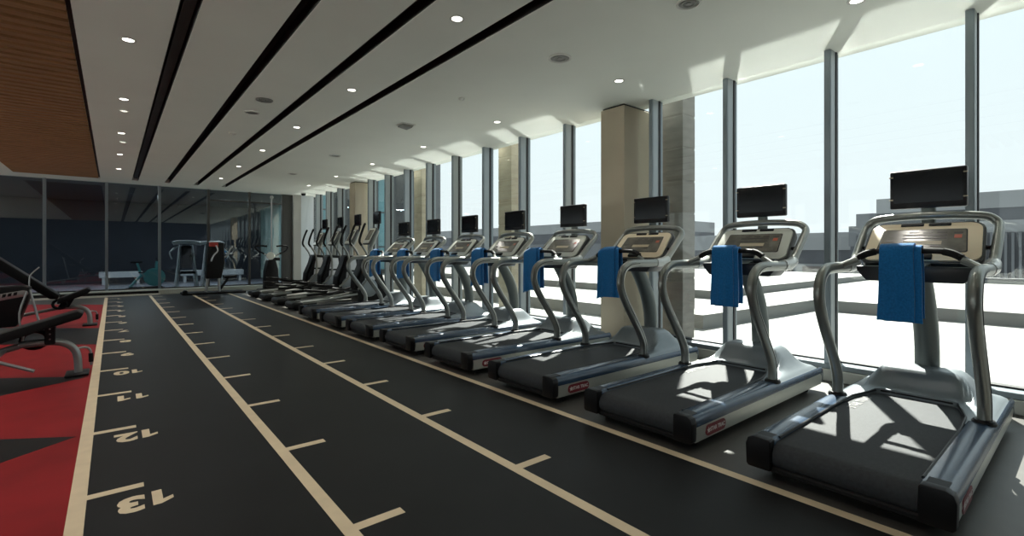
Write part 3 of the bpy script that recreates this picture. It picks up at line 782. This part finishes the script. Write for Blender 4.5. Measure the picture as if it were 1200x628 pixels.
t = thing('cable_tower', 'slim black cable tower with two bent black handles beside the white wall', 'weight machine', (3.46, 14.95, 0.0))
b = MB(); b.box('black', (-0.32, -0.24, 0.0), (0.34, 0.26, 0.07), 0.03, 2); b.build('base', t)
b = MB(); b.prism('black', [(-0.19, 0.05), (0.19, 0.05), (0.17, 0.62), (0.10, 0.90), (-0.10, 0.88), (-0.17, 0.56)], 'y', -0.14, 0.14, 0.025); hs = b.build('housing', t)
b = MB(); b.lathe('face_grey', [(0.03, -0.02), (0.10, -0.015), (0.11, 0.0), (0.03, 0.02)], (-0.03, -0.12, 1.00), 18, 'y'); b.build('gauge', hs)
b = MB(); b.box('black', (0.04, -0.12, 0.86), (0.22, 0.02, 0.95), 0.015, 2); b.build('cap', hs)
b = MB(); b.tube('chrome', [(0.03, 0.05, 0.85), (0.03, 0.05, 2.62), (0.03, 0.05, 2.70)], 0.020, 10, 0); pl = b.build('pole', t)
b = MB(); b.lathe('chrome', [(0.02, -0.02), (0.05, -0.01), (0.05, 0.01), (0.02, 0.02)], (0.03, 0.02, 2.66), 14, 'y'); b.build('pulley', pl)
for sx in (-1, 1):
    b = MB(); b.tube('black_rubber', [(sx * 0.12, -0.10, 1.27), (sx * 0.34, -0.12, 1.285), (sx * 0.42, -0.12, 1.24), (sx * 0.36, -0.13, 1.15), (sx * 0.20, -0.13, 1.06)], 0.022, 8, 4); b.build('handle', t)
    b = MB(); b.tube('chrome', [(0.0, 0.0, 0.92), (sx * 0.10, -0.08, 1.00), (sx * 0.20, -0.13, 1.06)], 0.018, 8, 3); b.build('handle_arm', t)

# machines in the studio behind the glass
def white_machine(x, y, lab, flip):
    t = thing('cable_machine', lab, 'weight machine', (x, y, 0.0), 0.0, 'white machines behind the glass')
    for sx in (-1, 1):
        b = MB()
        b.tube('white_enamel', [(sx * 0.26, -0.25, 0.03), (sx * 0.20, 0, 0.75), (sx * 0.14, 0.05, 1.32)], 0.042, 10, 3)
        b.tube('white_enamel', [(sx * 0.26, 0.28, 0.03), (sx * 0.20, 0.05, 0.75)], 0.036, 10, 0)
        b.build('side_frame', t)
    for y0 in (-0.32, 0.22):
        b = MB(); b.box('white_enamel', (-0.30, y0, 0.0), (0.30, y0 + 0.10, 0.05), 0.01, 1); b.build('foot_bar', t)
    b = MB(); b.tube('white_enamel', [(-0.34, 0, 1.36), (-0.2, 0, 1.40), (0.2, 0, 1.40), (0.34, 0, 1.36)], 0.055, 12, 3, r2=0.06); b.build('top_beam', t)
    b = MB(); b.box('black', (-0.13, -0.10, 0.62), (0.13, 0.16, 1.30), 0.02, 1); b.build('weight_stack', t)
    b = MB(); b.prism('vinyl', [(-0.20, 0.46), (0.20, 0.46), (0.18, 0.54), (-0.18, 0.54)], 'y', -0.46, -0.14, 0.015); b.build('seat', t)
    b = MB(); b.tube('white_enamel', [(flip * 0.20, -0.05, 1.28), (flip * 0.42, -0.2, 1.10), (flip * 0.38, -0.3, 0.9)], 0.02, 8, 3); b.build('press_arm', t)
    return t
white_machine(1.72, 17.6, 'white framed machine behind the glass, on the spin bike side', -1)
white_machine(2.42, 17.9, 'white framed machine behind the glass, partly hidden by the black upright machine', 1)
t = thing('spin_bike', 'teal exercise bike on a dark base behind the glass partition', 'exercise bike', (0.74, 17.5, 0.0))
b = MB(); b.box('black', (-0.46, -0.22, 0.0), (-0.36, 0.22, 0.08), 0.02, 1); b.box('black', (0.36, -0.22, 0.0), (0.46, 0.22, 0.08), 0.02, 1); b.box('black', (-0.40, -0.06, 0.03), (0.40, 0.06, 0.11), 0.02, 1); b.build('base', t)
b = MB(); b.lathe('teal', [(0.05, -0.05), (0.22, -0.045), (0.26, -0.02), (0.26, 0.02), (0.22, 0.045), (0.05, 0.05)], (0.20, 0, 0.38), 28, 'y'); b.build('flywheel', t)
b = MB(); b.tube('teal', [(0.34, 0, 0.10), (0.24, 0, 0.62), (0.26, 0, 0.84)], 0.035, 10, 2); b.tube('teal', [(0.28, 0, 0.62), (-0.12, 0, 0.42), (-0.36, 0, 0.10)], 0.035, 10, 2); b.tube('teal', [(-0.10, 0, 0.40), (-0.20, 0, 0.80)], 0.03, 10, 0); b.build('frame', t)
b = MB(); b.tube('black_rubber', [(0.24, -0.18, 0.92), (0.34, -0.12, 0.90), (0.28, 0, 0.86), (0.34, 0.12, 0.90), (0.24, 0.18, 0.92)], 0.018, 8, 3); b.build('handlebar', t)
b = MB(); b.prism('vinyl', [(-0.36, -0.10), (-0.36, 0.10), (-0.22, 0.07), (-0.08, 0.025), (-0.08, -0.025), (-0.22, -0.07)], 'z', 0.79, 0.84, 0.012); b.build('saddle', t)
for sy in (-1, 1):
    b = MB(); b.tube('chrome', [(-0.03, sy * 0.06, 0.40), (-0.03 + sy * 0.10, sy * 0.08, 0.40 - sy * 0.12)], 0.012, 8, 0); b.box('black', (-0.08 + sy * 0.10, sy * 0.13 - 0.05, 0.385 - sy * 0.12), (0.02 + sy * 0.10, sy * 0.13 + 0.05, 0.415 - sy * 0.12), 0.006, 1); b.build('pedal', t)
for i, (x, w, lab) in enumerate(((0.22, 1.15, 'long white low bench along the dark studio wall behind the bike'), (2.9, 2.0, 'long white low bench along the dark studio wall behind the white machines'))):
    t = thing('low_bench', lab, 'bench', (x, 21.2, 0.0), 0, 'white benches behind the glass')
    b = MB(); b.box('white_enamel', (-w / 2, -0.22, 0.24), (w / 2, 0.22, 0.44), 0.012, 1); b.build('seat', t)
    for sx in (-1, 1):
        b = MB(); b.box('white_enamel', (sx * (w / 2 - 0.12) - 0.04, -0.18, 0.0), (sx * (w / 2 - 0.12) + 0.04, 0.18, 0.24), 0.006, 1); b.build('leg', t)

# ------------------------------------------------------------------ ceiling fittings
def make_downlight():
    t = thing('downlight', 'x', 'ceiling light')
    b = MB(); b.lathe('white_plastic', [(0.040, 0.0), (0.040, -0.004), (0.058, -0.004), (0.060, 0.0), (0.060, 0.01), (0.04, 0.01)], (0, 0, 0), 24); b.build('trim_ring', t)
    b = MB(); b.lathe('lamp', [(0.001, -0.003), (0.041, -0.003), (0.041, 0.006), (0.001, 0.006)], (0, 0, 0), 24); b.build('lens', t)
    return t
dl = make_downlight(); first = True
ordn = ['first', 'second', 'third', 'fourth', 'fifth', 'sixth', 'seventh', 'eighth']
rows = ((0.10, 'between the timber slats and the slots', (5.14, 7.17, 9.25, 11.28, 13.27)),
        (2.01, 'between the last two ceiling slots', (3.09, 5.18, 7.23, 9.26, 11.32, 13.43)),
        (4.03, 'above the treadmill row', (1.08, 3.15, 5.20, 7.23, 9.30, 11.35, 13.40)))
for x, where, ysr in rows:
    n = len(ysr)
    for i, y in enumerate(ysr):
        o = dl if first else copy_tree(dl); first = False
        o.location = (x, y, H)
        tag(o, 'recessed downlight %s, %s from the glass partition' % (where, ordn[n - 1 - i]), 'ceiling light', 'recessed downlights')

def round_vent(x, y, r, lab, name='ceiling_diffuser', cat='ceiling vent', m='white_plastic', m2='grey_plastic', group=None):
    t = thing(name, lab, cat, (x, y, H), 0, group)
    b = MB(); b.lathe(m, [(r * 0.8, 0.0), (r * 0.85, -0.012), (r, -0.010), (r * 1.02, 0.0), (r, 0.008), (r * 0.8, 0.008)], (0, 0, 0), 28); b.build('rim', t)
    b = MB(); b.lathe(m2, [(0.001, -0.012), (r * 0.22, -0.012), (r * 0.24, -0.004), (r * 0.45, -0.004), (r * 0.5, -0.012), (r * 0.62, -0.012), (r * 0.64, -0.003), (r * 0.83, -0.003), (r * 0.83, 0.006), (0.001, 0.006)], (0, 0, 0), 28); b.build('grille', t)
    return t
round_vent(3.14, 3.12, 0.105, 'round white ceiling diffuser nearest the big column, above the treadmills')
round_vent(3.15, 1.85, 0.085, 'round white ceiling sensor above the second treadmill from the open-floor end', 'smoke_detector', 'smoke detector')
round_vent(1.36, 6.17, 0.090, 'round grey ceiling speaker between slots, the larger of a pair', 'ceiling_speaker', 'speaker', 'grey_plastic')
round_vent(1.36, 6.82, 0.085, 'round pale ceiling speaker just beyond the grey one between slots', 'ceiling_speaker', 'speaker')
t = thing('ceiling_sensor', 'grey square sensor box hanging under the ceiling above the treadmill row', 'ceiling sensor', (3.14, 6.12, H))
b = MB(); b.box('white_plastic', (-0.10, -0.10, -0.012), (0.10, 0.10, 0.004), 0.004, 1); b.build('plate', t)
b = MB(); b.prism('grey_plastic', [(-0.085, -0.010), (0.085, -0.010), (0.05, -0.055), (-0.085, -0.035)], 'y', -0.08, 0.08, 0.006); b.build('head', t)
for x, y, r, lab in ((0.11, 7.74, 0.05, 'small white disc with added glow in the slat-side light line, between second and third visible lights'),
                     (0.13, 9.96, 0.05, 'small white disc with added glow in the slat-side light line, beyond the middle light'),
                     (3.10, 4.67, 0.035, 'tiny white sprinkler disc on the ceiling between two diffusers'),
                     (3.14, 8.9, 0.10, 'round vent on the ceiling far along the treadmill row'),
                     (3.14, 11.6, 0.10, 'round vent on the ceiling above the elliptical trainers'),
                     (1.38, 8.2, 0.05, 'small dark sprinkler on the ceiling between slots past the speakers')):
    round_vent(x, y, r, lab, 'ceiling_sensor' if r < 0.06 else 'ceiling_diffuser', 'ceiling sensor' if r < 0.06 else 'ceiling vent', 'white_plastic', ('disc_glow' if x < 1 else 'white_plastic') if r < 0.06 else 'grey_plastic')
t = thing('security_camera', 'small black dome camera under the ceiling by the white wall', 'security camera', (4.42, 15.2, H))
b = MB(); b.lathe('white_plastic', [(0.001, 0.004), (0.075, 0.004), (0.075, -0.025), (0.001, -0.025)], (0, 0, 0), 20); b.build('mount', t)
b = MB(); b.lathe('screen', [(0.068, -0.024), (0.062, -0.055), (0.040, -0.082), (0.001, -0.09)], (0, 0, 0), 20); b.build('dome', t)

# ------------------------------------------------------------------ outside
b = MB(); b.box('terrace', (XG + 0.13, -12, -0.4), (19.5, 19.9, 0.0)); struct(b, 'terrace', 'terrace', 'sunlit white terrace outside the windows')
b = MB(); b.box('paving', (-40, -30, -0.4), (-6.2, 40, -0.12)); struct(b, 'bounce_paving_left', 'terrace', 'pale paving added outside the added left windows to bounce light in')  # unseen ground, brightened to bounce light up to the ceiling
b = MB()
b.prism('riser_shade', [(10.35, -12), (19.4, -12), (19.4, 19.8), (6.55, 19.8), (6.55, 3.62), (10.9, 3.40), (10.35, 3.2)], 'z', 0.0, 0.20)
b.prism('terrace', [(10.35, -12), (19.4, -12), (19.4, 19.8), (6.55, 19.8), (6.55, 3.62), (10.9, 3.40), (10.35, 3.2)], 'z', 0.20, 0.203)
struct(b, 'terrace_slab', 'raised terrace slab', 'raised pale slab with an edge coloured darker for shade on the terrace')
b = MB(); b.box('riser_shade', (8.9, 4.7, 0.203), (19.3, 19.7, 0.36)); b.box('terrace', (8.9, 4.7, 0.36), (19.3, 19.7, 0.363)); struct(b, 'terrace_slab.001', 'upper terrace slab', 'upper pale slab standing on the raised terrace slab')
b = MB(); b.box('riser_shade', (19.4, -12, -0.2), (19.7, 19.9, 0.30)); b.box('bld_dark', (19.38, -12, 0.30), (19.72, 19.9, 0.36)); struct(b, 'terrace_wall', 'parapet', 'low pale parapet with dark coping at the terrace edge')
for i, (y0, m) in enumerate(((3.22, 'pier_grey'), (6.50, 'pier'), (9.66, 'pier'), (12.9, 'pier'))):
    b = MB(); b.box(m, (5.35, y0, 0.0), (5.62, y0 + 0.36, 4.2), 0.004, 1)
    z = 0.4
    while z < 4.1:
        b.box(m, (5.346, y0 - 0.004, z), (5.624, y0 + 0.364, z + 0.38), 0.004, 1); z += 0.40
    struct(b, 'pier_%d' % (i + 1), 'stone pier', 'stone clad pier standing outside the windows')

def building(name, lab, x, slabs, doors=(), louv=None, depth=8.0, group=None):
    t = thing(name, lab, 'building', (x, 0, -6.0), 0, group)
    for pn, m, y0, y1, z0, z1, dx in slabs:
        b = MB(); b.box(m, (dx, y0, z0 + 6.0), (depth, y1, z1 + 6.0)); b.build(pn, t)
    for y0, y1, z0, z1 in doors:
        b = MB(); b.box('bld_brown', (-0.12, y0, z0 + 6), (0.1, y1, z1 + 6)); b.build('door', t)
    if louv:
        y0, y1, z0, z1 = louv
        b = MB(); y = y0
        while y < y1:
            b.box('bld_mid', (-0.10, y, z0 + 6), (0.05, y + 0.09, z1 + 6)); y += 0.22
        b.build('louvres', t)
    return t
building('office_building', 'grey stepped building with vertical louvres beyond the terrace, opposite the end treadmill', 30.0,
         (('base', 'bld_dark', -12, 8.33, -6, 1.97, 0.02), ('spandrel', 'bld_pale', -12, 7.4, 1.97, 2.50, 0.0), ('window_band', 'bld_dark', -12, 7.4, 2.50, 3.05, 0.06),
          ('roof_parapet', 'bld_pale', -12, 7.2, 3.05, 3.78, 0.0), ('step_block', 'bld_mid', 7.2, 8.07, 1.97, 3.08, 0.0), ('low_block', 'bld_mid', 8.07, 8.40, 1.4, 2.45, 0.0)),
         louv=(-12, 7.4, -4, 1.95))
building('long_building', 'long low pale building with a dark window band across the terrace', 34.0,
         (('wall', 'bld_pale', 8.5, 24.0, -6, 0.35, 0.0), ('window_band', 'bld_dark', 8.5, 24.0, 0.35, 1.22, 0.08), ('roof_band', 'bld_pale', 8.5, 24.0, 1.22, 2.30, 0.0)),
         doors=((10.6, 12.0, -1.6, 0.2), (12.6, 13.4, -1.6, 0.1), (19.5, 21.5, -1.6, 0.2)))
building('long_building', 'taller pale building with a dark band seen beyond the terrace past the column', 36.0,
         (('wall', 'bld_mid', 24.2, 62.0, -6, 1.9, 0.0), ('window_band', 'bld_dark', 24.2, 62.0, 1.9, 3.0, 0.08), ('roof_band', 'bld_pale', 24.2, 62.0, 3.0, 4.0, 0.0)), depth=10)
# wing closing the view at the far end
t = thing('office_wing', 'tall grey panelled wing with a teal glass strip beyond the far windows', 'building', (5.35, 20.0, -1.0))
b = MB(); b.box('wing_panel', (0, 0, 0), (6.3, 1.0, 10.0)); b.build('wall', t)
for k in range(8):
    b = MB(); b.box('wing_panel', (0.15 + k * 0.82, -0.14, 0), (0.25 + k * 0.82, 0.02, 10.0)); b.build('fin', t)
for k in (1, 4):
    b = MB(); b.box('wing_teal', (0.30 + k * 0.82, -0.03, 0.4), (0.78 + k * 0.82, 0.02, 9.6))
    for j in range(6): b.box('bld_dark', (0.30 + k * 0.82, -0.04, 0.8 + j * 1.5), (0.78 + k * 0.82, 0.0, 0.86 + j * 1.5))
    b.build('window', t)
b = MB(); b.box('bld_mid', (6.3, -0.2, 0.0), (6.6, 1.2, 10.1)); b.build('corner_pier', t)

# ------------------------------------------------------------------ light
w = bpy.data.worlds.new('sky'); bpy.context.scene.world = w; w.use_nodes = True
nt = w.node_tree; bg = nt.nodes['Background']
tc = nt.nodes.new('ShaderNodeTexCoord'); sp = nt.nodes.new('ShaderNodeSeparateXYZ'); nt.links.new(tc.outputs['Generated'], sp.inputs['Vector'])
cr = nt.nodes.new('ShaderNodeValToRGB')
cr.color_ramp.elements[0].position = 0.0; cr.color_ramp.elements[0].color = (0.86, 0.91, 0.94, 1)
cr.color_ramp.elements[1].position = 0.7; cr.color_ramp.elements[1].color = (0.78, 0.92, 0.98, 1)
nt.links.new(sp.outputs['Z'], cr.inputs['Fac']); nt.links.new(cr.outputs['Color'], bg.inputs['Color'])
bg.inputs['Strength'].default_value = 1.17

el_, dirh = R(46), Vector((-0.883, -0.469, 0)).normalized()
sd = Vector((dirh.x * math.cos(el_), dirh.y * math.cos(el_), -math.sin(el_)))
ld = bpy.data.lights.new('sun', 'SUN'); ld.energy = 20.0; ld.angle = R(0.6); ld.color = (1.0, 0.955, 0.88)
lo = bpy.data.objects.new('sun', ld); C.objects.link(lo); lo.rotation_euler = sd.to_track_quat('-Z', 'Y').to_euler(); lo.location = (20, 10, 20)

# added collimated lamps standing in for sunlight bounced off the terrace onto the ceiling
up = Vector((sd.x, sd.y, -sd.z))
Lx = Vector((0, 1, 0)); Lx = (Lx - up * Lx.dot(up)).normalized(); Zl = -up; Ly = Zl.cross(Lx)
rot = Matrix((Lx, Ly, Zl)).transposed()
for i, y in enumerate(mull):
    yn = mull[i + 1] if i + 1 < len(mull) else YB - 0.16
    if yn < 0.2 or 3.2 < y < 3.4: continue
    al = bpy.data.lights.new('glint_standin_lamp', 'AREA'); al.shape = 'RECTANGLE'; al.size = (yn - y) * 1.02; al.size_y = 0.56
    al.energy = 1.15 * (yn - y); al.spread = R(2.5); al.color = (1.0, 0.98, 0.93)
    ao = bpy.data.objects.new('glint_standin_lamp', al); C.objects.link(ao)
    ao.matrix_world = Matrix.Translation((6.72, (y + yn) / 2 - 0.197 + 1.135, 0.46)) @ rot.to_4x4()

# added area lights brighten the studio, no fittings there
for i, (x, y) in enumerate(((0.6, 18.6), (3.0, 18.8), (-2.6, 18.6))):
    pl = bpy.data.lights.new('studio_fill', 'AREA'); pl.shape = 'DISK'; pl.size = 0.5; pl.energy = 45; pl.color = (0.93, 0.97, 1.0)
    po = bpy.data.objects.new('studio_fill', pl); C.objects.link(po); po.location = (x, y, H - 0.02)
# spots below the recessed downlights, plus an added unseen row filling the red floor
for x, ysr in ((0.10, (1.0, 3.05, 5.14, 7.17, 9.25, 11.28, 13.27)), (2.01, (1.05, 3.09, 5.18, 7.23, 9.26, 11.32, 13.43)), (4.03, (1.08, 3.15, 5.20, 7.23, 9.30, 11.35, 13.40)), (-2.2, (1.05, 3.09, 5.18, 7.23, 9.26, 11.32, 13.43))):
    for y in ysr:
        pl = bpy.data.lights.new('downlight_and_fill_spot', 'SPOT'); pl.energy = 60 if x < 1 else 14; pl.spot_size = R(125); pl.spot_blend = 0.8; pl.shadow_soft_size = 0.05; pl.color = (1.0, 0.94, 0.85)
        po = bpy.data.objects.new('downlight_and_fill_spot', pl); C.objects.link(po); po.location = (x, y, H - 0.015)

# ------------------------------------------------------------------ camera
cd = bpy.data.cameras.new('camera'); cam = bpy.data.objects.new('camera', cd); C.objects.link(cam)
cd.sensor_width = 36.0; cd.lens = 567.0573 / 1200 * 36.0
cd.shift_y = -(314 - 294.94) / 1200
cd.clip_start = 0.05; cd.clip_end = 500
cam.location = (0, 0, 1.1153); cam.rotation_euler = (R(90), 0, -0.6899)
sc = bpy.context.scene; sc.camera = cam
sc.view_settings.view_transform = 'Standard'; sc.view_settings.look = 'None'; sc.view_settings.gamma = 1.0; sc.view_settings.use_curve_mapping = False
sc.view_settings.exposure = 0.0
sc.cycles.use_denoising = True
sc.cycles.max_bounces = 10; sc.cycles.diffuse_bounces = 5; sc.cycles.transparent_max_bounces = 24
sc.cycles.sample_clamp_indirect = 6.0
